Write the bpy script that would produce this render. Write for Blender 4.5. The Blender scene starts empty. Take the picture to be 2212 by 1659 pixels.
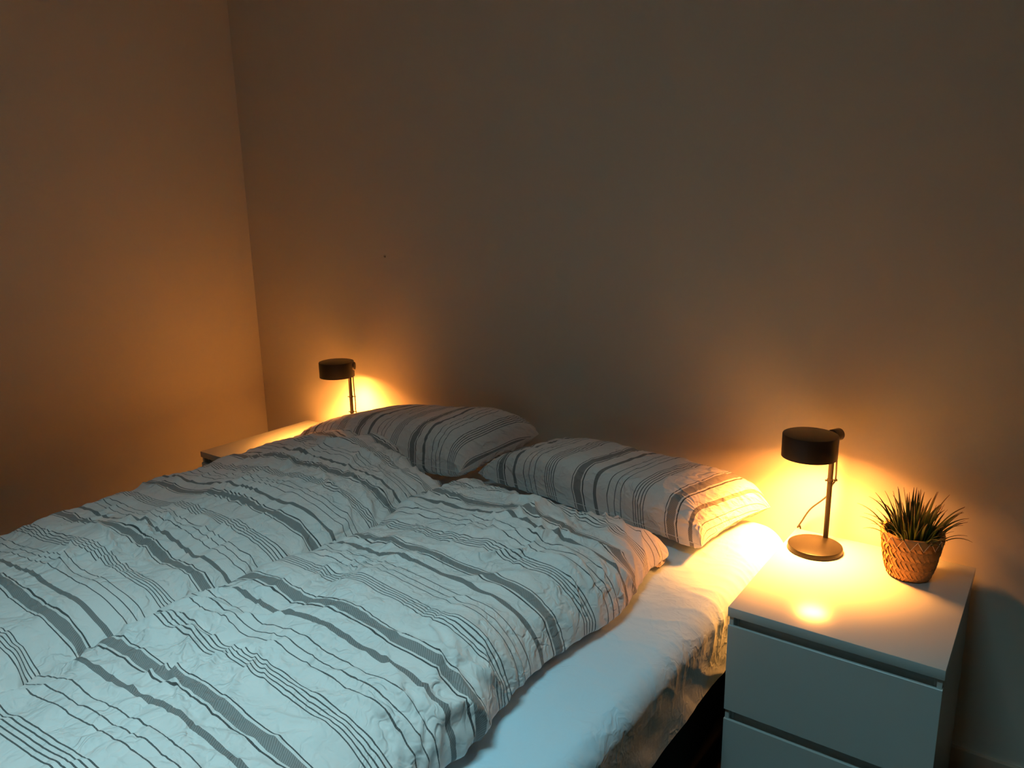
import bpy, bmesh, math, random
import numpy as np
from mathutils import Vector, Matrix

# ------------------------------------------------------------------ camera
sc = bpy.context.scene
COL = sc.collection
CAM_POS = (2.7184, -1.9238, 1.3711)
YAW, PITCH, ROLL, FPX = -0.6332, 0.2284, -0.0198, 1649.28


def cam_axes():
    f = Vector((math.sin(YAW) * math.cos(PITCH), math.cos(YAW) * math.cos(PITCH), -math.sin(PITCH)))
    r0 = Vector((math.cos(YAW), -math.sin(YAW), 0))
    u0 = r0.cross(f)
    r = r0 * math.cos(ROLL) + u0 * math.sin(ROLL)
    u = -r0 * math.sin(ROLL) + u0 * math.cos(ROLL)
    return r, u, f


cd = bpy.data.cameras.new('camera')
cam = bpy.data.objects.new('camera', cd)
COL.objects.link(cam)
r_, u_, f_ = cam_axes()
m = Matrix((r_, u_, -f_)).transposed().to_4x4()
m.translation = Vector(CAM_POS)
cam.matrix_world = m
cd.sensor_fit = 'HORIZONTAL'
cd.sensor_width = 36
cd.lens = FPX / 2212 * 36
cd.clip_start = 0.02
sc.camera = cam

# ------------------------------------------------------------------ light
SKY_COL = (0.42, 0.84, 0.96)
SKY_STR = 35.0
LAMP_COL = (1.0, 0.345, 0.058)
LAMP_STR = 1070.0
EXPOSURE = 0.0

w = bpy.data.worlds.new('dusk_sky')
sc.world = w
w.use_nodes = True
bg = w.node_tree.nodes['Background']
bg.inputs[0].default_value = (*SKY_COL, 1)
bg.inputs[1].default_value = SKY_STR

# position of the unseen roof window, added for the cool daylight, (x0, x1, y0, y1) in the ceiling
WX0, WX1, WY0, WY1 = 1.72, 2.58, -2.12, -1.32
CEIL = 2.35
SHAFT = 0.90          # depth of the added light well, narrows the daylight to the bed
pl = bpy.data.lights.new('added_roof_window_portal', 'AREA')
pl.shape = 'RECTANGLE'
pl.size = WX1 - WX0
pl.size_y = WY1 - WY0
po = bpy.data.objects.new('added_roof_window_portal', pl)
po.location = ((WX0 + WX1) / 2, (WY0 + WY1) / 2, CEIL + SHAFT + 0.01)
COL.objects.link(po)
try:
    pl.cycles.is_portal = True
except Exception:
    pass

sc.view_settings.view_transform = 'Standard'
sc.view_settings.look = 'None'
sc.view_settings.gamma = 1
sc.view_settings.use_curve_mapping = False
sc.view_settings.exposure = EXPOSURE
try:
    sc.cycles.use_denoising = True
    sc.cycles.max_bounces = 12
    sc.cycles.diffuse_bounces = 7
    sc.cycles.sample_clamp_indirect = 6.0
    sc.cycles.caustics_reflective = False
    sc.cycles.caustics_refractive = False
except Exception:
    pass


# ------------------------------------------------------------------ helpers
def tag(o, label=None, cat=None, group=None, kind=None):
    if label: o['label'] = label
    if cat: o['category'] = cat
    if group: o['group'] = group
    if kind: o['kind'] = kind
    return o


def empty(name, loc=(0, 0, 0), rz=0.0):
    o = bpy.data.objects.new(name, None)
    o.empty_display_size = 0.05
    o.location = loc
    o.rotation_euler = (0, 0, rz)
    COL.objects.link(o)
    return o


def link_mesh(name, me, mat=None, parent=None, smooth=False):
    o = bpy.data.objects.new(name, me)
    COL.objects.link(o)
    if mat and not me.materials:
        me.materials.append(mat)
    if parent: o.parent = parent
    if smooth:
        me.polygons.foreach_set('use_smooth', [True] * len(me.polygons))
    return o


def pydata(name, vs, fs, mat, parent=None, smooth=False):
    me = bpy.data.meshes.new(name)
    me.from_pydata([tuple(v) for v in vs], [], fs)
    me.update()
    return link_mesh(name, me, mat, parent, smooth)


def bm_obj(name, bm, mat, parent=None, smooth=False, angle=None):
    bmesh.ops.recalc_face_normals(bm, faces=bm.faces)
    me = bpy.data.meshes.new(name)
    bm.to_mesh(me)
    bm.free()
    o = link_mesh(name, me, mat, parent, smooth or angle is not None)
    if angle is not None:
        me.set_sharp_from_angle(angle=math.radians(angle))
    return o


def add_box(bm, lo, hi, bev=0.0, seg=2):
    r = bmesh.ops.create_cube(bm, size=1)
    vs = r['verts']
    c = [(a + b) / 2 for a, b in zip(lo, hi)]
    s = [b - a for a, b in zip(lo, hi)]
    for v in vs:
        v.co = Vector((c[0] + v.co.x * s[0], c[1] + v.co.y * s[1], c[2] + v.co.z * s[2]))
    if bev:
        es = list({e for v in vs for e in v.link_edges})
        bmesh.ops.bevel(bm, geom=es, offset=bev, segments=seg, affect='EDGES', profile=0.5)


def box(name, lo, hi, mat, parent=None, bev=0.0, seg=2):
    bm = bmesh.new()
    add_box(bm, lo, hi, bev, seg)
    return bm_obj(name, bm, mat, parent, angle=35 if bev else None)


def add_lathe(bm, prof, n=48, c=(0, 0), close=True):
    rings = []
    for r, z in prof:
        if r < 1e-6:
            rings.append([bm.verts.new((c[0], c[1], z))])
        else:
            rings.append([bm.verts.new((c[0] + r * math.cos(2 * math.pi * k / n), c[1] + r * math.sin(2 * math.pi * k / n), z)) for k in range(n)])
    for a, b in zip(rings, rings[1:]):
        for k in range(n):
            k2 = (k + 1) % n
            if len(a) == 1 and len(b) == 1: continue
            if len(a) == 1: bm.faces.new((a[0], b[k], b[k2]))
            elif len(b) == 1: bm.faces.new((a[k], a[k2], b[0]))
            else: bm.faces.new((a[k], a[k2], b[k2], b[k]))


def catmull(pts, per=8):
    P = [Vector(p) for p in pts]
    P = [P[0] * 2 - P[1]] + P + [P[-1] * 2 - P[-2]]
    out = []
    for i in range(1, len(P) - 2):
        a, b, c, d = P[i - 1:i + 3]
        for k in range(per):
            t = k / per
            out.append(0.5 * ((2 * b) + (c - a) * t + (2 * a - 5 * b + 4 * c - d) * t * t + (3 * b - a - 3 * c + d) * t ** 3))
    out.append(P[-2].copy())
    return out


def add_tube(bm, pts, r, n=10, cap=True, radii=None):
    pts = [Vector(p) for p in pts]
    rings = []
    prev = None
    for i, p in enumerate(pts):
        d = (pts[min(i + 1, len(pts) - 1)] - pts[max(i - 1, 0)]).normalized()
        if prev is None:
            a = Vector((0, 0, 1)) if abs(d.z) < 0.9 else Vector((1, 0, 0))
            x = d.cross(a).normalized()
        else:
            x = (prev - d * prev.dot(d)).normalized()
        prev = x
        y = d.cross(x)
        rr = radii[i] if radii else r
        rings.append([bm.verts.new(p + x * rr * math.cos(2 * math.pi * k / n) + y * rr * math.sin(2 * math.pi * k / n)) for k in range(n)])
    for a, b in zip(rings, rings[1:]):
        for k in range(n):
            bm.faces.new((a[k], a[(k + 1) % n], b[(k + 1) % n], b[k]))
    if cap:
        bm.faces.new(rings[0])
        bm.faces.new(rings[-1])


# ------------------------------------------------------------------ noise
class Perlin:
    def __init__(self, seed):
        rs = np.random.RandomState(seed)
        self.p = rs.permutation(512)
        a = rs.rand(512) * 2 * np.pi
        self.g = np.stack([np.cos(a), np.sin(a)], -1)

    def __call__(self, x, y):
        xi = np.floor(x).astype(int); yi = np.floor(y).astype(int)
        xf = x - xi; yf = y - yi
        u = xf ** 3 * (xf * (xf * 6 - 15) + 10); v = yf ** 3 * (yf * (yf * 6 - 15) + 10)

        def gr(i, j, dx, dy):
            h = self.p[(self.p[i & 511] + j) & 511]
            g = self.g[h]
            return g[..., 0] * dx + g[..., 1] * dy
        a = gr(xi, yi, xf, yf); b = gr(xi + 1, yi, xf - 1, yf)
        c = gr(xi, yi + 1, xf, yf - 1); d = gr(xi + 1, yi + 1, xf - 1, yf - 1)
        return ((a * (1 - u) + b * u) * (1 - v) + (c * (1 - u) + d * u) * v) * 1.5


def rot2(x, y, a):
    return x * math.cos(a) + y * math.sin(a), -x * math.sin(a) + y * math.cos(a)


def crumple(x, y, seed, cell):
    """faceted crumpled-cloth relief: F1 cell noise with linear flanks, in units of the cell"""
    rs = np.random.RandomState(seed)
    off = rs.rand(256, 256, 2); hh = rs.rand(256, 256)
    X = x / cell; Y = y / cell
    xi = np.floor(X).astype(int); yi = np.floor(Y).astype(int)
    f1 = np.full(X.shape, 9.0); f2 = np.full(X.shape, 9.0)
    for i in (-1, 0, 1):
        for j in (-1, 0, 1):
            a = (xi + i) & 255; b = (yi + j) & 255
            d = np.hypot(xi + i + off[a, b, 0] - X, yi + j + off[a, b, 1] - Y) + 0.25 * hh[a, b]
            f2 = np.minimum(f2, np.maximum(f1, d)); f1 = np.minimum(f1, d)
    return f2 - f1


def ridge(p, x, y, k=1.0):
    return 1 - np.minimum(1, np.sqrt((p(x, y) * 2.2 * k) ** 2 + 0.012))


def cloth_relief(u, v, seed, ang=0.5, amp=1.0, fine=1.0):
    P = [Perlin(seed * 17 + k) for k in range(12)]
    wu = u + 0.03 * P[0](u * 6, v * 6) + 0.012 * P[1](u * 17, v * 17)
    wv = v + 0.03 * P[2](u * 6, v * 6) + 0.012 * P[3](u * 17, v * 17)
    h = 0.012 * P[4](u * 3.2, v * 3.2) + 0.006 * P[5](wu * 7, wv * 7)
    a, b = rot2(wu, wv, ang)
    m1 = np.clip(P[6](u * 3, v * 3) + 0.55, 0, 1.2)
    h += m1 * 0.0105 * ridge(P[7], a * 4, b * 11) ** 3
    a, b = rot2(wu, wv, ang + 1.1)
    m2 = np.clip(P[8](u * 4 + 5, v * 4) + 0.45, 0, 1.2)
    h += m2 * 0.0070 * ridge(P[9], a * 8, b * 19) ** 2.5
    h *= amp
    m3 = np.clip(P[10](u * 5 + 9, v * 5) * 1.2 + 0.6, 0.12, 1.2)
    c = crumple(wu * 1.0 + 3, wv * 1.0 + 3, seed, 0.050)
    c2 = crumple(wu * 1.3 + 1, wv * 0.9 + 7, seed + 1, 0.024)
    h += fine * m3 * (-0.0034 * np.exp(-(c / 0.22)) + 0.0025 * c - 0.0011 * np.exp(-(c2 / 0.25)))
    return h


def grid_normals(P):
    du = np.gradient(P, axis=0); dv = np.gradient(P, axis=1)
    n = np.cross(du, dv)
    n /= np.maximum(np.linalg.norm(n, axis=-1, keepdims=True), 1e-9)
    return n


def grid_mesh(name, P, UV, mat, parent=None, flip=False, extra=None):
    """one smooth mesh from one or more (P, UV, flip) grids, welded along shared borders"""
    grids = [(P, UV, flip)] + (extra or [])
    V = []; F = []; T = []
    base = 0
    for (p, uv, fl) in grids:
        n, m = p.shape[:2]
        V.append(p.reshape(-1, 3)); T.append(uv.reshape(-1, 2))
        idx = np.arange(n * m).reshape(n, m) + base
        q = np.stack([idx[:-1, :-1], idx[1:, :-1], idx[1:, 1:], idx[:-1, 1:]], -1).reshape(-1, 4)
        if fl: q = q[:, ::-1]
        F.append(q); base += n * m
    V = np.concatenate(V); F = np.concatenate(F); T = np.concatenate(T)
    me = bpy.data.meshes.new(name)
    me.vertices.add(len(V)); me.vertices.foreach_set('co', V.astype(np.float32).ravel())
    me.loops.add(len(F) * 4); me.loops.foreach_set('vertex_index', F.astype(np.int32).ravel())
    me.polygons.add(len(F)); me.polygons.foreach_set('loop_start', np.arange(0, len(F) * 4, 4, dtype=np.int32))
    uvl = me.uv_layers.new(name='UVMap')
    uvl.data.foreach_set('uv', T[F.ravel()].astype(np.float32).ravel())
    me.update(calc_edges=True)
    me.polygons.foreach_set('use_smooth', [True] * len(F))
    if len(grids) > 1:
        bm = bmesh.new(); bm.from_mesh(me)
        bmesh.ops.remove_doubles(bm, verts=[v for v in bm.verts if v.is_boundary], dist=1e-5)
        bm.to_mesh(me); bm.free()
    return link_mesh(name, me, mat, parent)


# ------------------------------------------------------------------ materials
def new_mat(name):
    m = bpy.data.materials.new(name); m.use_nodes = True
    nt = m.node_tree
    return m, nt, nt.nodes['Principled BSDF']


def simple(name, col, rough=0.5, metal=0.0, spec=0.5, bump=None, var=0.0, vscale=8.0, coat=0.0):
    m, nt, b = new_mat(name)
    b.inputs['Base Color'].default_value = (*col, 1)
    b.inputs['Roughness'].default_value = rough
    b.inputs['Metallic'].default_value = metal
    b.inputs['Specular IOR Level'].default_value = spec
    if coat:
        b.inputs['Coat Weight'].default_value = coat
        b.inputs['Coat Roughness'].default_value = 0.15
    tc = nt.nodes.new('ShaderNodeTexCoord')
    if var:
        n = nt.nodes.new('ShaderNodeTexNoise'); n.inputs['Scale'].default_value = vscale; n.inputs['Detail'].default_value = 6
        nt.links.new(tc.outputs['Object'], n.inputs['Vector'])
        mx = nt.nodes.new('ShaderNodeMix'); mx.data_type = 'RGBA'
        mx.inputs[6].default_value = (*[c * (1 - var) for c in col], 1)
        mx.inputs[7].default_value = (*[min(1, c * (1 + var)) for c in col], 1)
        nt.links.new(n.outputs['Fac'], mx.inputs[0]); nt.links.new(mx.outputs[2], b.inputs['Base Color'])
    if bump:
        sc_, st, di = bump
        n2 = nt.nodes.new('ShaderNodeTexNoise'); n2.inputs['Scale'].default_value = sc_; n2.inputs['Detail'].default_value = 5
        nt.links.new(tc.outputs['Object'], n2.inputs['Vector'])
        bp = nt.nodes.new('ShaderNodeBump'); bp.inputs['Strength'].default_value = st; bp.inputs['Distance'].default_value = di
        nt.links.new(n2.outputs['Fac'], bp.inputs['Height']); nt.links.new(bp.outputs['Normal'], b.inputs['Normal'])
    return m


M = {}
M['wall'] = simple('taupe_wall_paint', (0.74, 0.68, 0.60), 0.85, spec=0.2, bump=(260, 0.22, 0.0012), var=0.03, vscale=3)
M['wall_dark'] = simple('darkened_unseen_wall', (0.30, 0.25, 0.20), 0.85, spec=0.2, bump=(260, 0.22, 0.0012))  # unseen walls darkened to cut bounce light on the right side
M['ceiling'] = simple('ceiling_paint', (0.78, 0.74, 0.68), 0.9, spec=0.2)
M['trim'] = simple('baseboard_paint', (0.55, 0.47, 0.38), 0.5)
M['white_board'] = simple('white_foil_board', (0.50, 0.52, 0.50), 0.22, spec=0.32, bump=(900, 0.03, 0.0004), var=0.015, vscale=2)
M['back_board'] = simple('grey_back_board', (0.5, 0.5, 0.48), 0.7)
M['black_metal'] = simple('black_powder_coated_metal', (0.006, 0.005, 0.004), 0.45, spec=0.5, bump=(1200, 0.08, 0.0003))
M['bronze_metal'] = simple('dark_metal_lamp_stand', (0.0045, 0.004, 0.0035), 0.45, metal=0.0, spec=0.14, bump=(1400, 0.06, 0.0003))
M['cord'] = simple('dark_lamp_cord', (0.014, 0.011, 0.009), 0.6)
M['bed_black'] = simple('black_bed_upholstery', (0.008, 0.009, 0.009), 0.9, spec=0.1, bump=(700, 0.3, 0.0008))
M['mattress'] = simple('white_mattress_ticking', (0.7, 0.7, 0.68), 0.9)
M['soil'] = simple('dark_planting_moss', (0.02, 0.022, 0.012), 0.95, bump=(90, 1.0, 0.01))
M['rattan'] = simple('tan_bamboo_strip', (0.44, 0.22, 0.07), 0.5, spec=0.35, var=0.30, vscale=45, bump=(500, 0.25, 0.0008))
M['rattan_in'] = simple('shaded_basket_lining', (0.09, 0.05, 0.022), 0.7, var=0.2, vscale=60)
M['lacing'] = simple('pale_rattan_lacing', (0.78, 0.55, 0.34), 0.45, var=0.12, vscale=80)
M['well'] = simple('added_dark_well_lining', (0.06, 0.045, 0.035), 0.7, var=0.2, vscale=5)  # dark so the added light well reflects little daylight
M['plaster'] = simple('bare_wall_plug', (0.55, 0.47, 0.38), 0.7)
M['frame_white'] = simple('added_window_frame_white', (0.7, 0.7, 0.7), 0.4)

# floor boards
M['wood'] = simple('dark_oak_floor_board', (0.13, 0.085, 0.05), 0.45, var=0.25, vscale=6, bump=(60, 0.15, 0.001))

# leaf
m, nt, b = new_mat('dark_green_blade')
tc = nt.nodes.new('ShaderNodeTexCoord')
oi = nt.nodes.new('ShaderNodeObjectInfo')
sep = nt.nodes.new('ShaderNodeSeparateXYZ'); nt.links.new(tc.outputs['UV'], sep.inputs[0])
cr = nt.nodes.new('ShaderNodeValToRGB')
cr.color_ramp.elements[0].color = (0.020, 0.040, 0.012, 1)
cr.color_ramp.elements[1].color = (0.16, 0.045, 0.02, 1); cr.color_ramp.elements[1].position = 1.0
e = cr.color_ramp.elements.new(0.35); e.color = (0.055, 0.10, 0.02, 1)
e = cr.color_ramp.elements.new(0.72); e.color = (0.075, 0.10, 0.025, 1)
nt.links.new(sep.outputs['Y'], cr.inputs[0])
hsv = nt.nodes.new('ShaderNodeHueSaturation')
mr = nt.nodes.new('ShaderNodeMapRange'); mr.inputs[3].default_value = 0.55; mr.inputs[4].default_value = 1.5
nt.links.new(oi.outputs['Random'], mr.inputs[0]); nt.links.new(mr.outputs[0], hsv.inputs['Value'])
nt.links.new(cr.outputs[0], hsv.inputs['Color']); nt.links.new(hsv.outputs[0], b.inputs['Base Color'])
b.inputs['Roughness'].default_value = 0.38
M['leaf'] = m

# glass of the added roof window
m = bpy.data.materials.new('added_window_glass'); m.use_nodes = True
nt = m.node_tree; nt.nodes.clear()
out = nt.nodes.new('ShaderNodeOutputMaterial'); mx = nt.nodes.new('ShaderNodeMixShader')
tr = nt.nodes.new('ShaderNodeBsdfTransparent'); gl = nt.nodes.new('ShaderNodeBsdfGlossy')
gl.inputs['Roughness'].default_value = 0.02; mx.inputs[0].default_value = 0.07
nt.links.new(tr.outputs[0], mx.inputs[1]); nt.links.new(gl.outputs[0], mx.inputs[2]); nt.links.new(mx.outputs[0], out.inputs[0])
M['glass'] = m

# lit diffuser of the lamps
m = bpy.data.materials.new('lit_lamp_diffuser'); m.use_nodes = True
nt = m.node_tree; nt.nodes.clear()
out = nt.nodes.new('ShaderNodeOutputMaterial'); em = nt.nodes.new('ShaderNodeEmission')
em.inputs[0].default_value = (*LAMP_COL, 1); em.inputs[1].default_value = LAMP_STR * 0.26
nt.links.new(em.outputs[0], out.inputs[0])
M['diffuser'] = m
M['shade_in'] = simple('lamp_shade_inner_enamel', (0.75, 0.7, 0.62), 0.5)


def cloth_mat(name, stripes, period=0.25, axis='Y', col=(0.88, 0.77, 0.72), bumps=(1.0,), off=0.0, sgn=1):
    m, nt, b = new_mat(name)
    L = nt.links
    b.inputs['Roughness'].default_value = 0.9
    b.inputs['Specular IOR Level'].default_value = 0.15
    b.inputs['Sheen Weight'].default_value = 0.15
    uv = nt.nodes.new('ShaderNodeUVMap'); uv.uv_map = 'UVMap'
    # fine crinkles: distorted cell edges at two sizes, in patches
    nz = nt.nodes.new('ShaderNodeTexNoise'); nz.inputs['Scale'].default_value = 14; nz.inputs['Detail'].default_value = 3
    L.new(uv.outputs[0], nz.inputs['Vector'])
    ofs = nt.nodes.new('ShaderNodeVectorMath'); ofs.operation = 'MULTIPLY_ADD'
    ofs.inputs[1].default_value = (0.16, 0.16, 0.0)
    L.new(nz.outputs['Color'], ofs.inputs[0]); L.new(uv.outputs[0], ofs.inputs[2])
    hs = []
    for scl, wid, amp_ in ((15, 0.22, 1.0), (38, 0.26, 0.5)):
        vo = nt.nodes.new('ShaderNodeTexVoronoi'); vo.feature = 'DISTANCE_TO_EDGE'; vo.inputs['Scale'].default_value = scl
        vo.voronoi_dimensions = '2D'
        L.new(ofs.outputs[0], vo.inputs['Vector'])
        ms = nt.nodes.new('ShaderNodeMapRange'); ms.interpolation_type = 'SMOOTHSTEP'
        ms.inputs[1].default_value = 0.0; ms.inputs[2].default_value = wid; ms.inputs[3].default_value = amp_; ms.inputs[4].default_value = 0
        L.new(vo.outputs['Distance'], ms.inputs[0]); hs.append(ms)
    n2 = nt.nodes.new('ShaderNodeTexNoise'); n2.inputs['Scale'].default_value = 7; n2.inputs['Detail'].default_value = 3
    L.new(uv.outputs[0], n2.inputs['Vector'])
    mr = nt.nodes.new('ShaderNodeMapRange'); mr.inputs[1].default_value = 0.40; mr.inputs[2].default_value = 0.66
    mr.inputs[3].default_value = 0.25
    L.new(n2.outputs['Fac'], mr.inputs[0])
    n3 = nt.nodes.new('ShaderNodeTexNoise'); n3.inputs['Scale'].default_value = 30; n3.inputs['Detail'].default_value = 4
    L.new(uv.outputs[0], n3.inputs['Vector'])
    ad = nt.nodes.new('ShaderNodeMath'); ad.operation = 'ADD'
    L.new(hs[0].outputs[0], ad.inputs[0]); L.new(hs[1].outputs[0], ad.inputs[1])
    ad2 = nt.nodes.new('ShaderNodeMath'); ad2.operation = 'MULTIPLY_ADD'; ad2.inputs[1].default_value = 1.6
    L.new(n3.outputs['Fac'], ad2.inputs[0]); L.new(ad.outputs[0], ad2.inputs[2])
    mul = nt.nodes.new('ShaderNodeMath'); mul.operation = 'MULTIPLY'
    L.new(ad2.outputs[0], mul.inputs[0]); L.new(mr.outputs[0], mul.inputs[1])
    bp = nt.nodes.new('ShaderNodeBump'); bp.inputs['Strength'].default_value = 1.0; bp.inputs['Distance'].default_value = 0.0026 * bumps[0]
    L.new(mul.outputs[0], bp.inputs['Height'])
    wv = nt.nodes.new('ShaderNodeTexNoise'); wv.inputs['Scale'].default_value = 1500; wv.inputs['Detail'].default_value = 1
    L.new(uv.outputs[0], wv.inputs['Vector'])
    bp2 = nt.nodes.new('ShaderNodeBump'); bp2.inputs['Strength'].default_value = 0.15; bp2.inputs['Distance'].default_value = 0.0003
    L.new(wv.outputs['Fac'], bp2.inputs['Height']); L.new(bp.outputs[0], bp2.inputs['Normal'])
    L.new(bp2.outputs[0], b.inputs['Normal'])
    if not stripes:
        b.inputs['Base Color'].default_value = (*col, 1)
        return m
    sp = nt.nodes.new('ShaderNodeSeparateXYZ'); L.new(uv.outputs[0], sp.inputs[0])
    dv = nt.nodes.new('ShaderNodeMath'); dv.operation = 'MULTIPLY_ADD'
    dv.inputs[1].default_value = sgn / period; dv.inputs[2].default_value = off + 50
    L.new(sp.outputs[axis], dv.inputs[0])
    fr = nt.nodes.new('ShaderNodeMath'); fr.operation = 'FRACT'; L.new(dv.outputs[0], fr.inputs[0])
    cr = nt.nodes.new('ShaderNodeValToRGB'); ramp = cr.color_ramp; ramp.interpolation = 'CONSTANT'
    # bands: (centre, half width, darkness) in periods
    bands = [(0.110, 0.037, 0.36), (0.110 - 0.058, 0.0042, 0.13), (0.110 + 0.058, 0.0042, 0.13),
             (0.303, 0.0205, 0.30), (0.440, 0.0036, 0.16), (0.515, 0.0036, 0.16), (0.580, 0.0036, 0.16)] + \
            [(0.720 + 0.0275 * k, 0.0042, 0.15) for k in range(5)]
    bands.sort()
    base = (*col, 1)
    ramp.elements[0].position = 0; ramp.elements[0].color = base
    first = True
    for c, hw, d in bands:
        colr = (col[0] * d, col[1] * d * 1.0, col[2] * d * 1.0, 1)
        if first:
            e1 = ramp.elements[1]; e1.position = c - hw; first = False
        else:
            e1 = ramp.elements.new(c - hw)
        e1.color = colr
        e2 = ramp.elements.new(c + hw); e2.color = base
    L.new(fr.outputs[0], cr.inputs[0])
    # diagonal twill hatch in the bands
    mp = nt.nodes.new('ShaderNodeMapping'); mp.inputs['Rotation'].default_value = (0, 0, math.radians(35))
    L.new(uv.outputs[0], mp.inputs[0])
    wt = nt.nodes.new('ShaderNodeTexWave'); wt.inputs['Scale'].default_value = 95; wt.inputs['Distortion'].default_value = 0.3
    L.new(mp.outputs[0], wt.inputs[0])
    m2 = nt.nodes.new('ShaderNodeMapRange'); m2.inputs[3].default_value = 0.80; m2.inputs[4].default_value = 1.25
    L.new(wt.outputs['Fac'], m2.inputs[0])
    bw = nt.nodes.new('ShaderNodeRGBToBW'); L.new(cr.outputs[0], bw.inputs[0])
    lt = nt.nodes.new('ShaderNodeMath'); lt.operation = 'LESS_THAN'; lt.inputs[1].default_value = 0.5
    L.new(bw.outputs[0], lt.inputs[0])
    mm = nt.nodes.new('ShaderNodeMix'); mm.data_type = 'FLOAT'; mm.inputs[2].default_value = 1.0
    L.new(lt.outputs[0], mm.inputs[0]); L.new(m2.outputs[0], mm.inputs[3])
    vm = nt.nodes.new('ShaderNodeVectorMath'); vm.operation = 'SCALE'
    L.new(cr.outputs[0], vm.inputs[0]); L.new(mm.outputs[0], vm.inputs['Scale'])
    L.new(vm.outputs[0], b.inputs['Base Color'])
    return m


# ------------------------------------------------------------------ room shell
RX1, RY0 = 4.1, -4.2
T = 0.12


def struct(name, lo, hi, mat):
    return tag(box(name, lo, hi, mat), kind='structure')


struct('wall_back', (-T, 0, 0), (RX1 + T, T, CEIL), M['wall'])
struct('wall_left', (-T, RY0, 0), (0, 0, CEIL), M['wall'])
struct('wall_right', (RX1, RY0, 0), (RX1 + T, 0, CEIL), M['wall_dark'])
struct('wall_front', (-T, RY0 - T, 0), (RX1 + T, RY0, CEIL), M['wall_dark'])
ceil = tag(empty('ceiling', (0, 0, 0)), kind='structure')
bm = bmesh.new()
add_box(bm, (-T, RY0 - T, CEIL), (WX0, T, CEIL + SHAFT))
add_box(bm, (WX1, RY0 - T, CEIL), (RX1 + T, T, CEIL + SHAFT))
add_box(bm, (WX0, RY0 - T, CEIL), (WX1, WY0, CEIL + SHAFT))
add_box(bm, (WX0, WY1, CEIL), (WX1, T, CEIL + SHAFT))
bm_obj('ceiling_slab', bm, M['ceiling'], ceil)
# added dark liners, keep the well from bouncing daylight onto the walls
q = 0.012
for lo, hi in (((WX0, WY0, CEIL - q), (WX0 + q, WY1, CEIL + SHAFT - .10)), ((WX1 - q, WY0, CEIL - q), (WX1, WY1, CEIL + SHAFT - .10)),
               ((WX0 + q, WY0, CEIL - q), (WX1 - q, WY0 + q, CEIL + SHAFT - .10)), ((WX0 + q, WY1 - q, CEIL - q), (WX1 - q, WY1, CEIL + SHAFT - .10))):
    box('added_well_liner', lo, hi, M['well'], ceil)
# unseen roof window, a guessed daylight source added above the well
win = tag(empty('added_roof_window', ((WX0 + WX1) / 2, (WY0 + WY1) / 2, CEIL + SHAFT - 0.10)), kind='structure')
hx, hy = (WX1 - WX0) / 2, (WY1 - WY0) / 2
bm = bmesh.new()
for lo, hi in (((-hx, -hy, 0), (-hx + .03, hy, .1)), ((hx - .03, -hy, 0), (hx, hy, .1)),
               ((-hx + .03, -hy, 0), (hx - .03, -hy + .03, .1)), ((-hx + .03, hy - .03, 0), (hx - .03, hy, .1))):
    add_box(bm, lo, hi)
bm_obj('added_window_frame', bm, M['frame_white'], win)
box('pane', (-hx + .03, -hy + .03, .06), (hx - .03, hy - .03, .066), M['glass'], win)
# floor of boards
fl = tag(empty('floor', (0, 0, 0)), kind='structure')
box('subfloor', (-T, RY0 - T, -0.10), (RX1 + T, T, -0.016), M['back_board'], fl)
bw_ = 0.137
nb = int(math.ceil(RX1 / bw_))
me0 = None
for k in range(nb):
    x0 = k * bw_; x1 = min(RX1, x0 + bw_)
    if me0 is None or x1 - x0 < bw_ - 1e-6:
        o = box('board', (0.001, RY0, -0.016), (x1 - x0 - 0.001, 0, 0.0), M['wood'], fl, bev=0.0015, seg=1)
        if me0 is None: me0 = o.data
    else:
        o = link_mesh('board', me0, M['wood'], fl)
    o.location = (x0, 0, 0)


def baseboard(name, x0, x1, y0, y1, run):
    bm = bmesh.new()
    add_box(bm, (x0, y0, 0), (x1, y1, 0.075), 0.003)
    tag(bm_obj(name, bm, M['trim'], angle=35), kind='structure')


baseboard('baseboard_back', 0.0, RX1, -0.014, 0, 'x')
baseboard('baseboard_left', 0, 0.014, RY0, -0.014, 'y')

# old wall plug
wp = empty('wall_plug', (0.765, 0, 1.209))
tag(wp, 'tiny pale wall plug left in the bare back wall above the far lamp', 'wall plug')
bm = bmesh.new()
add_tube(bm, [(0.0045 * math.cos(a), -0.0008, 0.0045 * math.sin(a)) for a in [math.radians(15 + 12 * k) for k in range(17)]], 0.0011, 6)
bm_obj('rim', bm, M['plaster'], wp, smooth=True)
bm = bmesh.new()
add_tube(bm, [(0.001, -0.0006, -0.001), (0.001, 0.0, -0.001)], 0.0024, 10)
bm_obj('hole', bm, M['rattan_in'], wp)


# ------------------------------------------------------------------ nightstand
def drawer_profile(z0, z1):
    # (depth behind the front plane, height): flat front, cove grip on top
    pts = [(0, z0), (0, z1 - .001), (.0008, z1), (.003, z1), (.0045, z1 - .0025)]
    for k in range(8):
        a = math.radians(215 + k * 20)
        pts.append((.0125 + .0085 * math.cos(a), z1 + .002 + .0085 * math.sin(a)))
    pts += [(.0215, z1 + .010), (.0218, z1 + .0165), (.026, z1 + .018), (.040, z1 + .018), (.040, z0)]
    return pts


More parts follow.
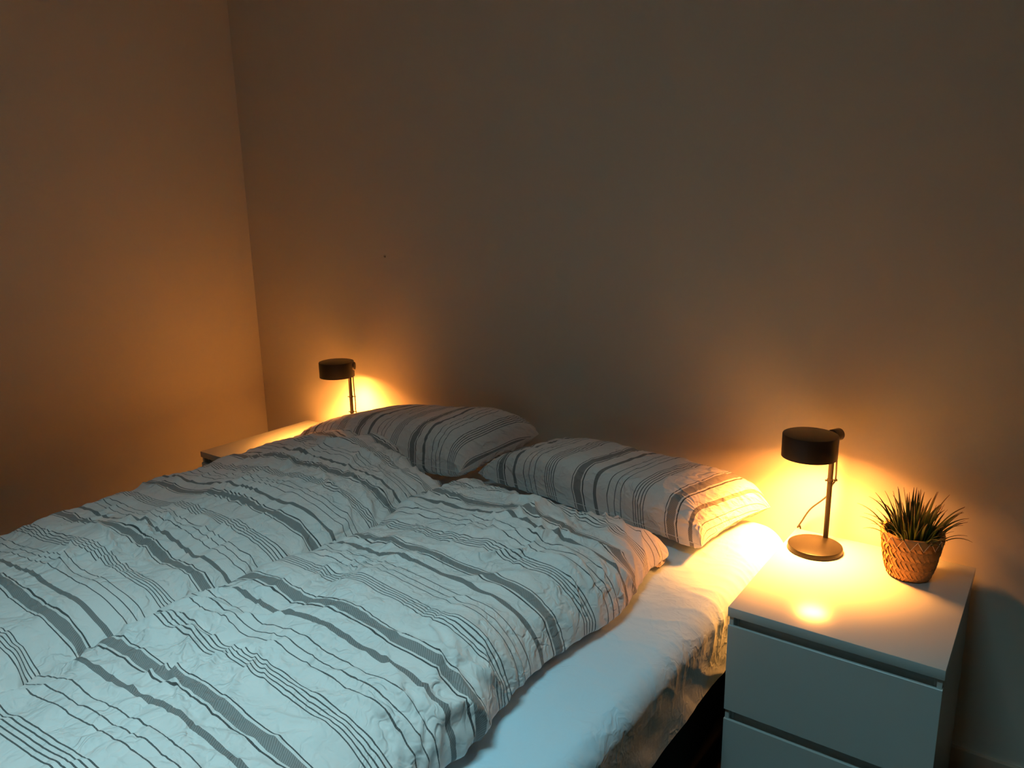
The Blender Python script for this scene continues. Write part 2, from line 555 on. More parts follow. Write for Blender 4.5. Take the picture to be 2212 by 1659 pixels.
def make_nightstand(loc, label):
    W_, D_, H_ = 0.40, 0.48, 0.55
    t = empty('nightstand', loc)
    tag(t, label, 'nightstand', None)
    wb = M['white_board']
    # origin: front left foot, back at y = D_
    box('top_panel', (0, 0, H_ - 0.021), (W_, D_, H_), wb, t, 0.0012)
    box('side_panel', (0.003, 0.019, 0), (0.018, D_, H_ - 0.021), wb, t, 0.0006, 1)
    box('side_panel', (W_ - 0.018, 0.019, 0), (W_ - 0.003, D_, H_ - 0.021), wb, t, 0.0006, 1)
    box('side_edge', (0.003, 0.0045, 0.5085), (0.012, 0.019, H_ - 0.0212), wb, t, 0.0006, 1)
    box('side_edge', (W_ - 0.012, 0.0045, 0.5085), (W_ - 0.003, 0.019, H_ - 0.0212), wb, t, 0.0006, 1)
    box('side_edge', (0.003, 0.0045, 0.2862), (0.012, 0.019, 0.3088), wb, t, 0.0006, 1)
    box('side_edge', (W_ - 0.012, 0.0045, 0.2862), (W_ - 0.003, 0.019, 0.3088), wb, t, 0.0006, 1)
    box('back_panel', (0.018, D_ - 0.006, 0.03), (W_ - 0.018, D_ - 0.002, H_ - 0.021), M['back_board'], t)
    box('plinth', (0.018, 0.06, 0), (W_ - 0.018, 0.076, 0.05), wb, t)
    for z0, z1 in ((0.309, 0.509), (0.052, 0.286)):
        d = empty('drawer'); d.parent = t
        pr = drawer_profile(z0, z1)
        bm = bmesh.new()
        # front face slab with the cove along its top
        xa, xb = 0.0125, W_ - 0.0125
        A = [bm.verts.new((xa, y + .0030, z)) for y, z in pr]; B = [bm.verts.new((xb, y + .0030, z)) for y, z in pr]
        for i in range(len(pr)):
            j = (i + 1) % len(pr)
            bm.faces.new((A[i], A[j], B[j], B[i]))
        bm.faces.new(A[::-1]); bm.faces.new(B)
        bm_obj('grip_profile', bm, wb, d, angle=50)
        bm = bmesh.new()
        add_box(bm, (0.0018, 0.0036, z0 + .0003), (0.0123, 0.018, z1 - .0003))
        add_box(bm, (W_ - 0.0123, 0.0036, z0 + .0003), (W_ - 0.0018, 0.018, z1 - .0003))
        add_box(bm, (0.0015, 0, z0), (W_ - 0.0015, 0.0038, z1), 0.0006, 1)
        bm_obj('drawer_front', bm, wb, d, angle=35)
        box('drawer_box', (0.03, 0.041, z0 + 0.02), (W_ - 0.03, D_ - 0.03, z1 - 0.03), wb, d)
    return t


NX, NY = 2.2201, -0.02 - 0.48
make_nightstand((NX, NY, 0), 'white two-drawer nightstand at right front, carrying a lamp and a potted plant')
make_nightstand((0.301, NY, 0), 'white nightstand in the far left corner, half hidden behind the left duvet')


# ------------------------------------------------------------------ lamps
def make_lamp(loc, pole_vec, label, cord_pts, second_clip):
    """origin: centre of the base disc; pole_vec: offset of the pole; the shade centre sits opposite"""
    t = empty('table_lamp', loc)
    tag(t, label, 'lamp', None)
    px, py, sx, sy = pole_vec
    bm = bmesh.new()
    add_lathe(bm, [(0, 0), (0.0605, 0), (0.0622, 0.0015), (0.0625, 0.0105), (0.0618, 0.0128), (0.0600, 0.0138), (0, 0.0140)], 72)
    bm_obj('base', bm, M['bronze_metal'], t, angle=40)
    bm = bmesh.new()
    add_tube(bm, [(px, py, 0.0135), (px, py, 0.285)], 0.0062, 20)
    bm_obj('pole', bm, M['bronze_metal'], t, angle=40)
    # shade: a short closed drum, open below, with thickness
    zt, zb, R_ = 0.292, 0.237, 0.0622
    bm = bmesh.new()
    add_lathe(bm, [(0, zt), (R_ - 0.003, zt), (R_ - 0.0008, zt - 0.0008), (R_, zt - 0.003), (R_, zb), (R_ - 0.0012, zb)], 80, (sx, sy))
    sh = bm_obj('shade', bm, M['black_metal'], t, angle=40)
    bm = bmesh.new()
    add_lathe(bm, [(R_ - 0.0012, zb), (R_ - 0.0014, zt - 0.004), (0, zt - 0.004)], 80, (sx, sy))
    tag(bm_obj('shade_lining', bm, M['shade_in'], sh, angle=40), label='pale inner face of the shade')
    bm = bmesh.new()
    add_lathe(bm, [(0, zb + 0.026), (0.038, zb + 0.026), (0.0415, zb + 0.028), (0.0425, zb + 0.032), (0.0425, zb + 0.040)], 56, (sx, sy))
    tag(bm_obj('diffuser', bm, M['diffuser'], sh, angle=40), label='glowing warm diffuser inside the shade')
    ld = bpy.data.lights.new('lamp_light', 'AREA')
    ld.shape = 'DISK'; ld.size = 0.078; ld.energy = LAMP_STR * 0.0086; ld.color = LAMP_COL; ld.spread = math.radians(108)
    lo = bpy.data.objects.new('lamp_light', ld); COL.objects.link(lo); lo.parent = sh; lo.location = (sx, sy, zb + 0.0245)
    # joint from the shade through the pole, ending in a round knob
    d = Vector((px - sx, py - sy, 0)).normalized()
    c = Vector((sx, sy, 0.275))
    bm = bmesh.new()
    L = (Vector((px - sx, py - sy, 0))).length
    add_tube(bm, [c + d * (R_ - 0.004), c + d * (L + 0.004)], 0.0105, 24)
    bm_obj('joint', bm, M['black_metal'], t, angle=40)
    bm = bmesh.new()
    q = [L - 0.006, L - 0.005, L + 0.020, L + 0.0215, L + 0.022]
    add_tube(bm, [c + d * s for s in q], 0, 32, True, [0.0135, 0.0150, 0.0150, 0.0142, 0.012])
    bm_obj('knob', bm, M['black_metal'], t, angle=40)
    # cable clips: a ring round the pole with a crossing pin
    side = Vector((-d.y, d.x, 0)) * -1
    for zc in ([0.162] + ([0.105] if second_clip else [])):
        bm = bmesh.new()
        add_tube(bm, [(px, py, zc - 0.003), (px, py, zc + 0.003)], 0.0078, 20)
        p = Vector((px, py, zc))
        s2 = Vector((math.cos(0.63), math.sin(0.63), 0))
        add_tube(bm, [p - s2 * 0.0115, p - s2 * 0.0085, p + s2 * 0.0085, p + s2 * 0.013, p + s2 * 0.0131, p + s2 * 0.0165], 0, 12, True,
                 [0.0026, 0.0016, 0.0016, 0.0016, 0.0032, 0.0032])
        bm_obj('cable_clip', bm, M['bronze_metal'], t, angle=40)
    bm = bmesh.new()
    add_tube(bm, catmull(cord_pts, 8), 0.0021, 8)
    bm_obj('cord', bm, M['cord'], t, smooth=True)
    return t


LR = (2.294, -0.124, 0.55)
make_lamp(LR, (0.010, 0.056, -0.024, -0.018), 'black drum-shaded table lamp, lit, on the right nightstand beside the plant',
          [(0.020, 0.066, 0.270), (0.0195, 0.064, 0.22), (0.020, 0.066, 0.165), (0.012, 0.070, 0.145), (0.004, 0.073, 0.118),
           (-0.012, 0.083, 0.096), (-0.040, 0.093, 0.063), (-0.061, 0.101, 0.022), (-0.070, 0.104, 0.0035), (-0.070, 0.110, 0.0022), (-0.064, 0.1145, -0.02), (-0.05, 0.1145, -0.25)], False)
make_lamp((0.640, -0.150, 0.55), (0.018, 0.046, -0.020, 0.022), 'black drum-shaded table lamp, lit, on the far left nightstand behind the pillow',
          [(0.027, 0.054, 0.268), (0.026, 0.055, 0.22), (0.027, 0.056, 0.165), (0.026, 0.058, 0.135), (0.027, 0.057, 0.105),
           (0.040, 0.062, 0.07), (0.045, 0.08, 0.03), (0.048, 0.11, 0.003), (0.05, 0.132, 0.002), (0.052, 0.1405, -0.02), (0.06, 0.1405, -0.25)], True)

# ------------------------------------------------------------------ bed
BX0, BX1 = 0.725, 2.170
bed = empty('bed', ((BX0 + BX1) / 2, -1.05, 0))
tag(bed, 'wide double bed with a black upholstered base standing between the two nightstands', 'bed')
bc = Vector(((BX0 + BX1) / 2, -1.05, 0))


def rel(p):
    return tuple(a - b for a, b in zip(p, bc))


for a, b_ in (((BX0 + 0.01), (BX0 + BX1) / 2 - .002), ((BX0 + BX1) / 2 + .002, BX1 - 0.01)):
    box('bed_base', rel((a, -2.04, 0.09)), rel((b_, -0.06, 0.325)), M['bed_black'], bed, 0.012, 3)
for a, b_ in ((BX0 + 0.005, (BX0 + BX1) / 2 - .001), ((BX0 + BX1) / 2 + .001, BX1 - 0.005)):
    box('mattress', rel((a, -2.045, 0.327)), rel((b_, -0.055, 0.505)), M['mattress'], bed, 0.03, 4)
for x in (BX0 + .08, BX1 - .08):
    for y in (-1.95, -0.14):
        bm = bmesh.new()
        add_tube(bm, [rel((x, y, 0.0)), rel((x, y, 0.092))], 0, 16, True, [0.022, 0.028])
        bm_obj('leg', bm, M['bed_black'], bed, angle=40)

# fitted sheet: top, rolled side edges and hanging sides
def make_sheet():
    r = 0.045
    zt = 0.530
    xs = []   # cross-section: (x, z, arclength)
    xl, xr = BX0 - 0.012, BX1 + 0.022
    hem = 0.335
    sec = []
    n_side = 40; n_arc = 22; n_top = 300
    for k in range(n_side): sec.append((xl - 0.004, hem + (zt - r - hem) * k / n_side, -1, 0))
    for k in range(n_arc):
        a = math.pi - math.pi / 2 * k / n_arc
        sec.append((xl + r + r * math.cos(a), zt - r + r * math.sin(a), 0, 1))
    for k in range(n_top): sec.append((xl + r + (xr - xl - 2 * r) * k / n_top, zt, 0, 1))
    for k in range(n_arc * 2):
        a = math.pi / 2 - math.pi / 2 * k / (n_arc * 2)
        sec.append((xr - r + r * math.cos(a), zt - r + r * math.sin(a), 0, 1))
    for k in range(n_side * 2 + 1):
        f = k / (n_side * 2)
        sec.append((xr - 0.004 * f, zt - r + (hem - zt + r) * f, 1, 0))
    S = np.array([(a, b) for a, b, _, _ in sec])
    arc = np.concatenate([[0], np.cumsum(np.linalg.norm(np.diff(S, axis=0), axis=1))])
    y0, y1 = -0.035, -2.07
    ny = 560
    ys = np.linspace(y0, y1, ny)
    P = np.zeros((len(S), ny, 3))
    P[..., 0] = S[:, None, 0]; P[..., 2] = S[:, None, 1]; P[..., 1] = ys[None]
    # rounded head corner rolls down to the wall side
    dh = np.clip((y0 - ys) / 0.05, 0, 1)
    roll = np.sqrt(np.clip(1 - (1 - dh) ** 2, 0, 1))
    top = np.clip((P[..., 2] - 0.36) / 0.17, 0, 1)
    P[..., 2] -= top * (1 - roll)[None] * 0.09
    U = np.repeat(arc[:, None], ny, 1); V = np.repeat(-ys[None], len(S), 0)
    N = grid_normals(P)
    if N[len(S) // 2, ny // 2, 2] < 0: N = -N
    X = P[..., 0]; Y = P[..., 1]
    pa, pb, pc, pd, pe = Perlin(5), Perlin(6), Perlin(7), Perlin(8), Perlin(9)
    edge = np.clip((X - (xr - 0.30)) / 0.28, 0, 1)
    head = np.clip((Y + 0.95) / 0.5, 0, 1)
    wy = Y + 0.014 * pb(X * 9, Y * 9) + 0.05 * (xr - X)
    brk = np.clip(0.55 + 1.3 * pe(X * 4 + 2, Y * 5), 0.0, 1.3)
    h = 0.0034 * brk * edge ** 1.3 * head * (ridge(pa, X * 3.5, wy * 15 + 0.9 * pc(X * 6, Y * 8)) ** 2.4)
    h += 0.0022 * (1.3 - brk) * edge * head * ridge(pd, X * 6 + 3, wy * 30 + 0.8 * pb(X * 8, Y * 8)) ** 2.5
    h += 0.0022 * head * np.clip(edge + 0.3, 0, 1) * ridge(pe, X * 3 + wy * 4, wy * 13 - X * 3) ** 2.5
    # puffed head corner
    h += 0.030 * np.exp(-(((X - (xr - 0.07)) / 0.13) ** 2 + ((Y + 0.10) / 0.12) ** 2))
    h += 0.010 * edge * np.exp(-((Y + 0.22) / 0.10) ** 2)
    h += 0.0016 * pc(U * 9, V * 9) + 0.0012 * ridge(pb, U * 12 + V * 6, V * 9) ** 3
    h += 0.0012 * crumple(U + 0.02 * pa(U * 8, V * 8), V, 3, 0.07) * (0.4 + 0.6 * edge)
    # side hang: soft vertical swags and small dents
    side = np.clip((zt - r - P[..., 2]) / 0.08, 0, 1) * (X > 1.4); h *= 1 - 0.9 * side
    wz = P[..., 2] + 0.05 * pb(Y * 5, P[..., 2] * 5)
    h += side * (0.006 * pa(Y * 4 + wz * 5, wz * 3) + 0.003 * ridge(pd, Y * 5 + wz * 9, wz * 3) ** 2.5 - 0.003)
    fix = np.clip(h, -0.004, None)
    P = P + N * fix[..., None]
    # keep it off the wall and off the nightstand
    P[..., 1] = np.minimum(P[..., 1], -0.006)
    nsm = (P[..., 1] > -0.52) & (P[..., 2] < 0.558)
    P[..., 0] = np.where(nsm, np.minimum(P[..., 0], NX - 0.004), P[..., 0])
    UV = np.stack([U, V], -1)
    mat = cloth_mat('white_cotton_sheet', False, col=(0.60, 0.73, 0.80), bumps=(0.28,))
    # closing flap at the foot end
    foot = np.stack([P[:, -1], P[:, -1] * [1, 1, 0] + [0, -0.003, hem]], 1)
    fuv = np.stack([UV[:, -1], UV[:, -1] + [0, 0.2]], 1)
    o = grid_mesh('fitted_sheet', P, UV, mat, None, True, [(foot, fuv, True)])
    tag(o, 'plain white fitted sheet stretched over the mattress, bare along the right edge', 'sheet')


make_sheet()


def interp(tab, x):
    a = np.array(tab, float)
    return np.interp(x, a[:, 0], a[:, 1])


def smooth_interp(tab, x):
    a = np.array(tab, float)
    xx = np.linspace(a[0, 0], a[-1, 0], 400); yy = np.interp(xx, a[:, 0], a[:, 1])
    k = np.ones(31) / 31
    yp = np.convolve(np.pad(yy, 15, mode='edge'), k, 'valid')
    return np.interp(x, xx, yp)


# ------------------------------------------------------------------ duvets
def make_duvet(label, xl_tab, xr_tab, head_tab, y1, H, rl, rr, rh, seed, mat, bumps, ang, zfloor):
    """closed puffy cover. tables: (y, x) for the side edges, (s, y) for the head edge"""
    zc = 0.560          # height of the widest line of the side rolls
    phi0 = -40
    na = 30
    # side arcs sampled by angle, the middle uniformly: (edge, angle) or (mid, fraction)
    nm = 190
    Llist = [('l', math.radians(phi0 + (90 - phi0) * k / na)) for k in range(na)]
    Mlist = [('m', k / nm) for k in range(nm + 1)]
    Rlist = [('r', math.radians(90 - (90 - phi0) * (k + 1) / na)) for k in range(na)]
    S = Llist + Mlist + Rlist
    nh = 26
    ny = 440
    # rows: arc over the head edge, then straight to the foot
    A = [math.radians(-50 + 140 * k / nh) for k in range(nh)]
    T_ = [('h', a) for a in A] + [('y', (k / ny) ** 1.0) for k in range(ny + 1)]
    ns, nt_ = len(S), len(T_)
    P = np.zeros((ns, nt_, 3)); U = np.zeros((ns, nt_)); V = np.zeros((ns, nt_))
    width_mid = 1.0
    # first pass: fraction across for each column
    for i, (k, a) in enumerate(S):
        pass
    sfrac = np.array([0 if k == 'l' else (1 if k == 'r' else a) for k, a in S])
    yh = smooth_interp(head_tab, sfrac)                       # head edge y of each column
    for j, (kt, b) in enumerate(T_):
        if kt == 'h':
            y = yh - rh * (1 - np.cos(b)) ; fz = math.sin(b); vv = (yh - y) * 0 + rh * (b - math.radians(90)) * 0.8
        else:
            ys = yh - rh
            y = ys + (y1 - ys) * b; fz = 1.0; vv = (ys - y)
        xl = smooth_interp(xl_tab, -y); xr = smooth_interp(xr_tab, -y)
        for i, (k, a) in enumerate(S):
            if k == 'l':
                P[i, j, 0] = xl[i] + rl * (1 - math.cos(a)); fs = math.sin(a); uu = rl * (a - math.pi / 2) * 0.9
            elif k == 'r':
                P[i, j, 0] = xr[i] - rr * (1 - math.cos(a)); fs = math.sin(a); uu = 0
            else:
                P[i, j, 0] = xl[i] + rl + (xr[i] - rr - xl[i] - rl) * a; fs = 1.0; uu = 0
            P[i, j, 1] = y[i]
            # height
            hf = H(sfrac[i], -y[i])
            if fs >= 0 and fz >= 0: z = zc + hf * fs * fz
            else: z = zc + 0.030 * min(fs, 0) + 0.030 * min(fz, 0)
            P[i, j, 2] = max(z, zfloor)
            V[i, j] = vv[i] if hasattr(vv, '__len__') else vv
    d = np.linalg.norm(np.diff(P, axis=0), axis=-1)
    U[1:] = np.cumsum(d, axis=0); U -= U[ns // 2:ns // 2 + 1]
    Vy = -P[..., 1]
    dv = np.linalg.norm(np.diff(P, axis=1), axis=-1)
    row0 = nh
    V[:, row0:] = Vy[:, row0:]
    for j in range(row0 - 1, -1, -1): V[:, j] = V[:, j + 1] - dv[:, j]
    N = grid_normals(P)
    if N[ns // 2, nt_ // 2, 2] < 0: N = -N
    h = cloth_relief(U, V, seed, ang, 1.6, 1.0)
    # puckers running in from the side edges
    pp = Perlin(seed + 90)
    e = np.minimum(U - U.min(0), U.max(0) - U) / 0.22
    h += 0.004 * np.clip(1 - e, 0, 1) * ridge(pp, U * 3, V * 22 + 0.4 * np.sin(V * 9)) ** 2.5
    fade = np.ones_like(h)
    fade[:18] *= np.linspace(0, 1, 18)[:, None]; fade[-18:] *= np.linspace(1, 0, 18)[:, None]
    P = P + N * (h * fade)[..., None]
    P[..., 2] = np.maximum(P[..., 2], zfloor)
    # stripes drift a little with the cloth
    pq = Perlin(seed + 50)
    V2 = V + 0.006 * pq(U * 3, V * 3) + 0.0016 * pq(U * 14 + 5, V * 14)
    UV = np.stack([U, V2], -1)
    # underside closes the body
    lastd = P[:, -1].copy(); lastd[:, 2] = zfloor; lastd[:, 1] -= 0.004
    foot = np.stack([P[:, -1], lastd], 1)
    fuv = np.stack([UV[:, -1], UV[:, -1] + [0, 0.12]], 1)
    o = grid_mesh('duvet', P, UV, mat, None, bumps, [(foot, fuv, bumps)])
    tag(o, label, 'duvet', 'striped duvets on the bed')
    return o


def g(x, c, w_): return math.exp(-((x - c) / w_) ** 2)


def HL(s, v):
    h = 0.116 - 0.016 * g(s, 0.0, 0.35)
    h += 0.022 * g(s, 0.42, 0.35) * g(v, 0.62, 0.35)
    h += 0.018 * g(s, 0.80, 0.22) * g(v, 0.62, 0.22)
    h -= 0.040 * g(s, 0.30, 0.14) * g(v, 0.38, 0.12)
    h += 0.014 * g(s, 0.52, 0.14) * g(v, 0.42, 0.12)
    h += 0.012 * g(s, 0.55, 0.3) * g(v, 1.25, 0.4)
    return h


def HR(s, v):
    h = 0.104
    h += 0.016 * g(s, 0.15, 0.30) * g(v, 0.60, 0.22)
    h += 0.020 * g(s, 0.60, 0.35) * g(v, 0.80, 0.40)
    h += 0.016 * g(s, 0.55, 0.4) * g(v, 1.4, 0.4)
    h -= 0.012 * g(s, 0.35, 0.12) * g(v, 1.0, 0.3)
    return h


matL = cloth_mat('striped_cotton_left_duvet', True, 0.252, 'Y', sgn=-1, off=0.11 + 0.914 / 0.252)
matR = cloth_mat('striped_cotton_right_duvet', True, 0.275, 'Y', sgn=1, off=0.11 - 0.848 / 0.275)
make_duvet('grey and white striped duvet on the left half of the bed, by the left wall',
           [(0, 0.68), (0.3, 0.66), (0.6, 0.655), (1.0, 0.665), (1.3, 0.70), (2.2, 0.74)],
           [(0, 1.40), (0.45, 1.425), (1.0, 1.45), (2.2, 1.45)],
           [(0, -0.20), (0.25, -0.26), (0.42, -0.24), (0.6, -0.29), (1, -0.40)], -2.12, HL, 0.16, 0.15, 0.10, 11, matL, False, 0.5, 0.538)
make_duvet('grey and white striped duvet on the right half of the bed, beside the bare sheet',
           [(0, 1.37), (0.35, 1.375), (0.5, 1.405), (0.9, 1.42), (1.3, 1.40), (2.2, 1.41)],
           [(0, 2.01), (0.5, 2.02), (0.65, 2.055), (0.8, 2.03), (1.0, 2.02), (1.1, 2.045), (2.2, 2.05)],
           [(0, -0.33), (0.3, -0.38), (0.6, -0.42), (0.85, -0.42), (1, -0.36)], -2.12, HR, 0.09, 0.13, 0.10, 23, matR, False, -0.5, 0.538)


# ------------------------------------------------------------------ pillows
def make_pillow(label, Q, up, down, seed, mat, gather=None, exps=(4.5, 4.5, 3, 3), pinch=0.05):
    """Q: seam corners front-left, front-right, back-right, back-left"""
    FL, FR, BR, BL = [np.array(q, float) for q in Q]
    ns, nt_ = 240, 170
    a = np.linspace(-1, 1, ns); b = np.linspace(-1, 1, nt_)
    # denser sampling near the seam
    s = np.sign(a) * (1 - (1 - np.abs(a)) ** 1.7); t = np.sign(b) * (1 - (1 - np.abs(b)) ** 1.7)
    S, T2 = np.meshgrid(s, t, indexing='ij')
    def surf(sign, thick):
        s2 = S * (1 - pinch * (1 - T2 ** 2)); t2 = T2 * (1 - pinch * 1.3 * (1 - S ** 2))
        p = (s2 + 1) / 2; q = (t2 + 1) / 2
        P = (FL * ((1 - p) * (1 - q))[..., None] + FR * (p * (1 - q))[..., None] + BR * (p * q)[..., None] + BL * ((1 - p) * q)[..., None])
        es_ = np.where(S < 0, exps[0], exps[1]); et_ = np.where(T2 < 0, exps[2], exps[3])
        prof = (np.clip(1 - np.abs(S) ** es_, 0, 1) * np.clip(1 - np.abs(T2) ** et_, 0, 1)) ** 0.5
        up_v = np.cross(FR - FL, BL - FL); up_v /= np.linalg.norm(up_v)
        if up_v[2] < 0: up_v = -up_v
        P = P + sign * thick * prof[..., None] * up_v
        return P, prof
    width = np.linalg.norm(FR - FL); depth = np.linalg.norm(BL - FL)
    out = []
    pq = Perlin(seed + 5); pr_ = Perlin(seed + 6)
    for sign, thick in ((1, up), (-1, down)):
        P, prof = surf(sign, thick)
        N = grid_normals(P)
        if (N[ns // 2, nt_ // 2, 2] > 0) != (sign > 0): N = -N
        d0 = np.linalg.norm(np.diff(P, axis=0), axis=-1); d1 = np.linalg.norm(np.diff(P, axis=1), axis=-1)
        U = np.zeros((ns, nt_)); U[1:] = np.cumsum(d0, axis=0); U -= U[ns // 2:ns // 2 + 1]
        U = 0.75 * U + 0.25 * U[:, nt_ // 2:nt_ // 2 + 1]
        V = np.zeros((ns, nt_)); V[:, 1:] = np.cumsum(d1, axis=1)
        h = cloth_relief(U + 3, V + sign, seed, 1.2, amp=0.45, fine=0.9)
        # gathers at the seam
        es = 1 - np.abs(S); et = 1 - np.abs(T2)
        h += 0.005 * np.clip(1 - es / 0.35, 0, 1) * ridge(pq, U * 2, V * 30 + U * 5) ** 2
        h += 0.0035 * np.clip(1 - et / 0.25, 0, 1) * ridge(pr_, U * 26, V * 3) ** 2
        if gather:
            gs, gt, amp = gather
            dx = (S - gs) * width / 2; dy = (T2 - gt) * depth / 2
            rad = np.hypot(dx, dy); th = np.arctan2(dy, dx)
            h += amp * np.exp(-(rad / 0.13) ** 2) * ridge(pq, th * 4.5 + rad * 8, rad * 6 + 4) ** 1.6
            h -= amp * 2.2 * np.exp(-(rad / 0.030) ** 2)
        fade = np.clip(np.minimum(es / 0.03, et / 0.03), 0, 1)
        P = P + N * (h * fade)[..., None]
        P[..., 1] = np.minimum(P[..., 1], -0.006)
        P[..., 2] = np.maximum(P[..., 2], 0.536)
        U2 = U + 0.004 * pq(U * 5, V * 5) + 0.0013 * pr_(U * 18, V * 18)
        out.append((P, np.stack([U2, V], -1), sign > 0))
    o = grid_mesh('pillow', out[0][0], out[0][1], mat, None, False, [(out[1][0], out[1][1], True)])
    # hemmed seam cord round the edge
    P = out[0][0]
    loop = [P[i, 0] for i in range(0, ns, 4)] + [P[-1, j] for j in range(0, nt_, 4)] + [P[i, -1] for i in range(ns - 1, -1, -4)] + [P[0, j] for j in range(nt_ - 1, -1, -4)]
    bm = bmesh.new()
    add_tube(bm, [Vector(p) for p in loop], 0.0009, 6, False)
    bm_obj('seam', bm, M['seam'], o, smooth=True)
    tag(o, label, 'pillow', 'striped pillows at the head of the bed')
    return o


M['seam'] = cloth_mat('white_pillow_seam', False)
matPL = cloth_mat('striped_cotton_left_pillow', True, 0.225, 'X', sgn=1, off=0.11 + 0.30)
matPR = cloth_mat('striped_cotton_right_pillow', True, 0.282, 'X', sgn=1, off=0.11)
make_pillow('grey and white striped pillow on the left, against the wall by the far lamp',
            [(0.625, -0.36, 0.600), (1.315, -0.285, 0.605), (1.435, -0.040, 0.680), (0.765, -0.045, 0.60)], 0.115, 0.050, 31, matPL, exps=(2.4, 7, 5, 3))
make_pillow('grey and white striped pillow on the right, its end lit by the near lamp',
            [(1.33, -0.215, 0.585), (2.085, -0.315, 0.580), (2.160, -0.050, 0.605), (1.50, -0.035, 0.635)], 0.112, 0.035, 47, matPR, gather=(0.99, -0.70, 0.0034), exps=(3.0, 11, 6.5, 6.0))


# ------------------------------------------------------------------ potted grass
PX, PY = 2.500, -0.140
pot = empty('woven_basket', (PX, PY, 0.55))
pot.scale = (1, 1, 1.08)
tag(pot, 'small tan woven basket holding the grass plant on the right nightstand', 'basket')


def pot_r(z):
    return float(np.interp(z, [0, 0.008, 0.03, 0.06, 0.085, 0.10], [0.0405, 0.0455, 0.0525, 0.0575, 0.0605, 0.0620]))


bm = bmesh.new()
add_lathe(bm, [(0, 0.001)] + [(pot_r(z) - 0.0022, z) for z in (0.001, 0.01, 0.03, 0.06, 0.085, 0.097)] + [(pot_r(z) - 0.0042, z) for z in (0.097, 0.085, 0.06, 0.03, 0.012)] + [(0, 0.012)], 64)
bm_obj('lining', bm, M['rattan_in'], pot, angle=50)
NR, NC = 8, 34
zlo, zhi = 0.0005, 0.083
rowh = (zhi - zlo) / NR
for r in range(NR):
    sgn = 1 if r % 2 == 0 else -1
    z0 = zlo + rowh * r - rowh * 0.30; z1 = zlo + rowh * (r + 1) + rowh * 0.30
    z0 = max(z0, 0.0004)
    dth = 2 * math.pi / NC
    w_ = dth * 0.80
    lean = sgn * dth * 1.05
    vs = []; n = 5
    for i in range(n + 1):
        f = i / n
        # ends dive under the neighbouring rows, middle stands proud
        lift = 0.0017 * math.sin(math.pi * min(1, max(0, f))) ** 0.7
        for k, sx_ in enumerate((-0.5, -0.25, 0.25, 0.5)):
            th = lean * (f - 0.5) + w_ * sx_
            z = max(0.0004, z0 + (z1 - z0) * f - sgn * sx_ * 0.0022)
            tilt = 0.0011 * (sx_ * 2)
            rr = pot_r(z) - 0.0008 + lift + tilt
            vs.append((rr * math.cos(th), rr * math.sin(th), z))
    fs = [(i * 4 + k, i * 4 + k + 1, (i + 1) * 4 + k + 1, (i + 1) * 4 + k) for i in range(n) for k in range(3)]
    nv = len(vs)
    vs += [(x * 0.975, y * 0.975, z) for x, y, z in vs]
    fs += [tuple(nv + q for q in f[::-1]) for f in list(fs)]
    for i in range(n):
        fs.append((i * 4, (i + 1) * 4, nv + (i + 1) * 4, nv + i * 4)); fs.append((i * 4 + 3, nv + i * 4 + 3, nv + (i + 1) * 4 + 3, (i + 1) * 4 + 3))
    me = bpy.data.meshes.new('strip'); me.from_pydata(vs, [], fs); me.update()
    me.materials.append(M['rattan'])
    rnd = random.Random(r)
    for c in range(NC):
        o = link_mesh('strip', me, None, pot)
        o.rotation_euler = (rnd.uniform(-.008, .008), rnd.uniform(-.008, .008), dth * (c + (0.5 if r % 2 else 0)) + rnd.uniform(-0.03, 0.03) * dth)
        s_ = rnd.uniform(0.995, 1.012)
        o.scale = (s_, s_, 1)
bm = bmesh.new()
add_lathe(bm, [(pot_r(0.08) - 0.001, 0.080), (pot_r(0.08) + 0.0022, 0.0805), (pot_r(0.097) + 0.0028, 0.0965), (pot_r(0.097) + 0.001, 0.0990), (pot_r(0.097) - 0.0045, 0.0985), (pot_r(0.085) - 0.0045, 0.084)], 72)
bm_obj('rim_band', bm, M['rattan'], pot, angle=60)
bm = bmesh.new()
nz = 15
pts = []
for k in range(nz * 2 + 1):
    th = 2 * math.pi * k / (nz * 2)
    if k % 2: z, rr = 0.0775, pot_r(0.08) + 0.0036
    else: z, rr = 0.0975, pot_r(0.097) + 0.0038
    pts.append(Vector((rr * math.cos(th), rr * math.sin(th), z)))
pp = []
for a_, b_ in zip(pts, pts[1:]):
    for k in range(4): pp.append(a_.lerp(b_, k / 4) * 1.0)
pp = [Vector((p.x, p.y, 0)).normalized() * max(Vector((p.x, p.y, 0)).length, pot_r(p.z) + 0.0036) + Vector((0, 0, p.z)) for p in pp]
add_tube(bm, pp, 0.0009, 6, False)
bm_obj('lacing', bm, M['lacing'], pot, smooth=True)

plant = empty('grass_plant', (PX + 0.002, PY, 0.55 + 0.0195))
tag(plant, 'spiky dark green grass plant growing out of the woven basket', 'plant')
bm = bmesh.new()
add_lathe(bm, [(0, 0), (0.038, 0.0), (0.045, 0.02), (0.048, 0.052), (0.045, 0.060), (0.03, 0.064), (0, 0.066)], 40)
for v in bm.verts:
    if v.co.z > 0.05: v.co += Vector((0, 0, random.Random(int(v.co.x * 1e5) ^ int(v.co.y * 1e4)).uniform(-.002, .002)))
bm_obj('soil', bm, M['soil'], plant, smooth=True)


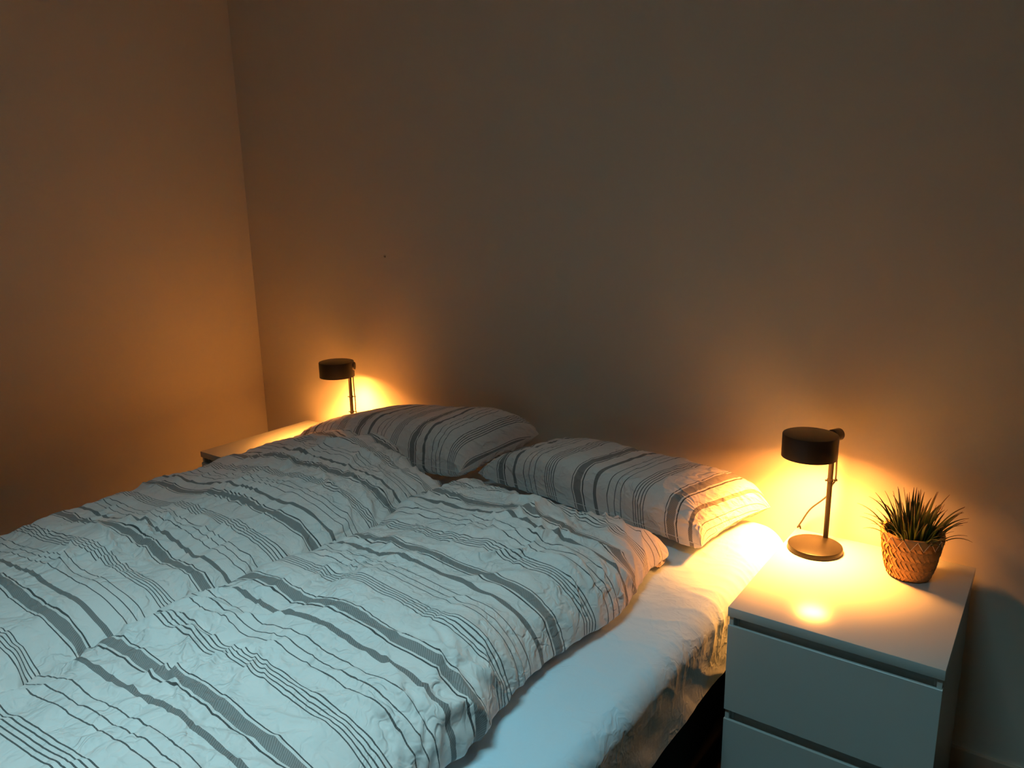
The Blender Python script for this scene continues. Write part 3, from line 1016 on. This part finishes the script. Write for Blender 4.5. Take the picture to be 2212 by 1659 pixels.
def blade_mesh(bend, seed, wmax=0.0034, curl=0.0):
    """blade of unit height curving towards +x"""
    n = 12
    vs = []; uvs = []
    x = z = 0.0; ang = 0.02
    L = 1.0 / n
    rnd = random.Random(seed)
    side = rnd.uniform(-1, 1) * 0.10
    for i in range(n + 1):
        f = i / n
        wd = wmax * (0.55 + 0.45 * math.sin(min(f / 0.45, 1) * math.pi / 2)) * (1 - max(0, (f - 0.35) / 0.65) ** 1.35) + 0.00025
        wd *= 10
        y = side * f * f
        nx, nz = math.cos(ang), -math.sin(ang)
        dep = wd * 0.35
        vs += [(x - nx * dep * 0.0, y - wd, z), (x + nx * dep, y, z + nz * dep), (x, y + wd, z), (x + nx * (dep + 0.004), y, z + nz * (dep + 0.004))]
        uvs += [(0, f), (.5, f), (1, f), (.5, f)]
        ang += bend * L * (0.35 + 1.5 * f) + curl * L * f * f
        x += math.sin(ang) * L; z += math.cos(ang) * L
    fs = []
    for i in range(n):
        a_, b_ = i * 4, (i + 1) * 4
        fs += [(a_, a_ + 1, b_ + 1, b_), (a_ + 1, a_ + 2, b_ + 2, b_ + 1), (a_ + 2, a_ + 3, b_ + 3, b_ + 2), (a_ + 3, a_, b_, b_ + 3)]
    me = bpy.data.meshes.new('leaf'); me.from_pydata(vs, [], fs); me.update()
    uvl = me.uv_layers.new(name='UVMap')
    for lp in me.loops: uvl.data[lp.index].uv = uvs[lp.vertex_index]
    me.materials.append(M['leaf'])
    me.polygons.foreach_set('use_smooth', [True] * len(me.polygons))
    return me


blades = {b: [blade_mesh(b, 7 * k + int(b * 10), wmax=w0) for k, w0 in enumerate((0.0032, 0.0040))] for b in (0.15, 0.4, 0.7, 1.0, 1.4)}
rnd = random.Random(12)
keys = sorted(blades)
for k in range(150):
    f = (k + 0.5) / 150
    rad = 0.040 * math.sqrt(f)
    th = k * 2.39996 + rnd.uniform(-.25, .25)
    want = 0.10 + 1.15 * f ** 1.6 + rnd.uniform(-0.2, 0.2)
    b_ = min(keys, key=lambda q: abs(q - want))
    o = link_mesh('leaf', rnd.choice(blades[b_]), None, plant)
    length = rnd.uniform(0.085, 0.138) * (1.0 - 0.10 * f)
    if rnd.random() < 0.25: length *= 0.7
    o.location = (rad * math.cos(th), rad * math.sin(th), 0.046)
    o.rotation_euler = (0, rnd.uniform(0.0, 0.12) + 0.32 * f, th + rnd.uniform(-.35, .35))
    wsc = rnd.uniform(0.085, 0.125)
    o.scale = (length, wsc, length)
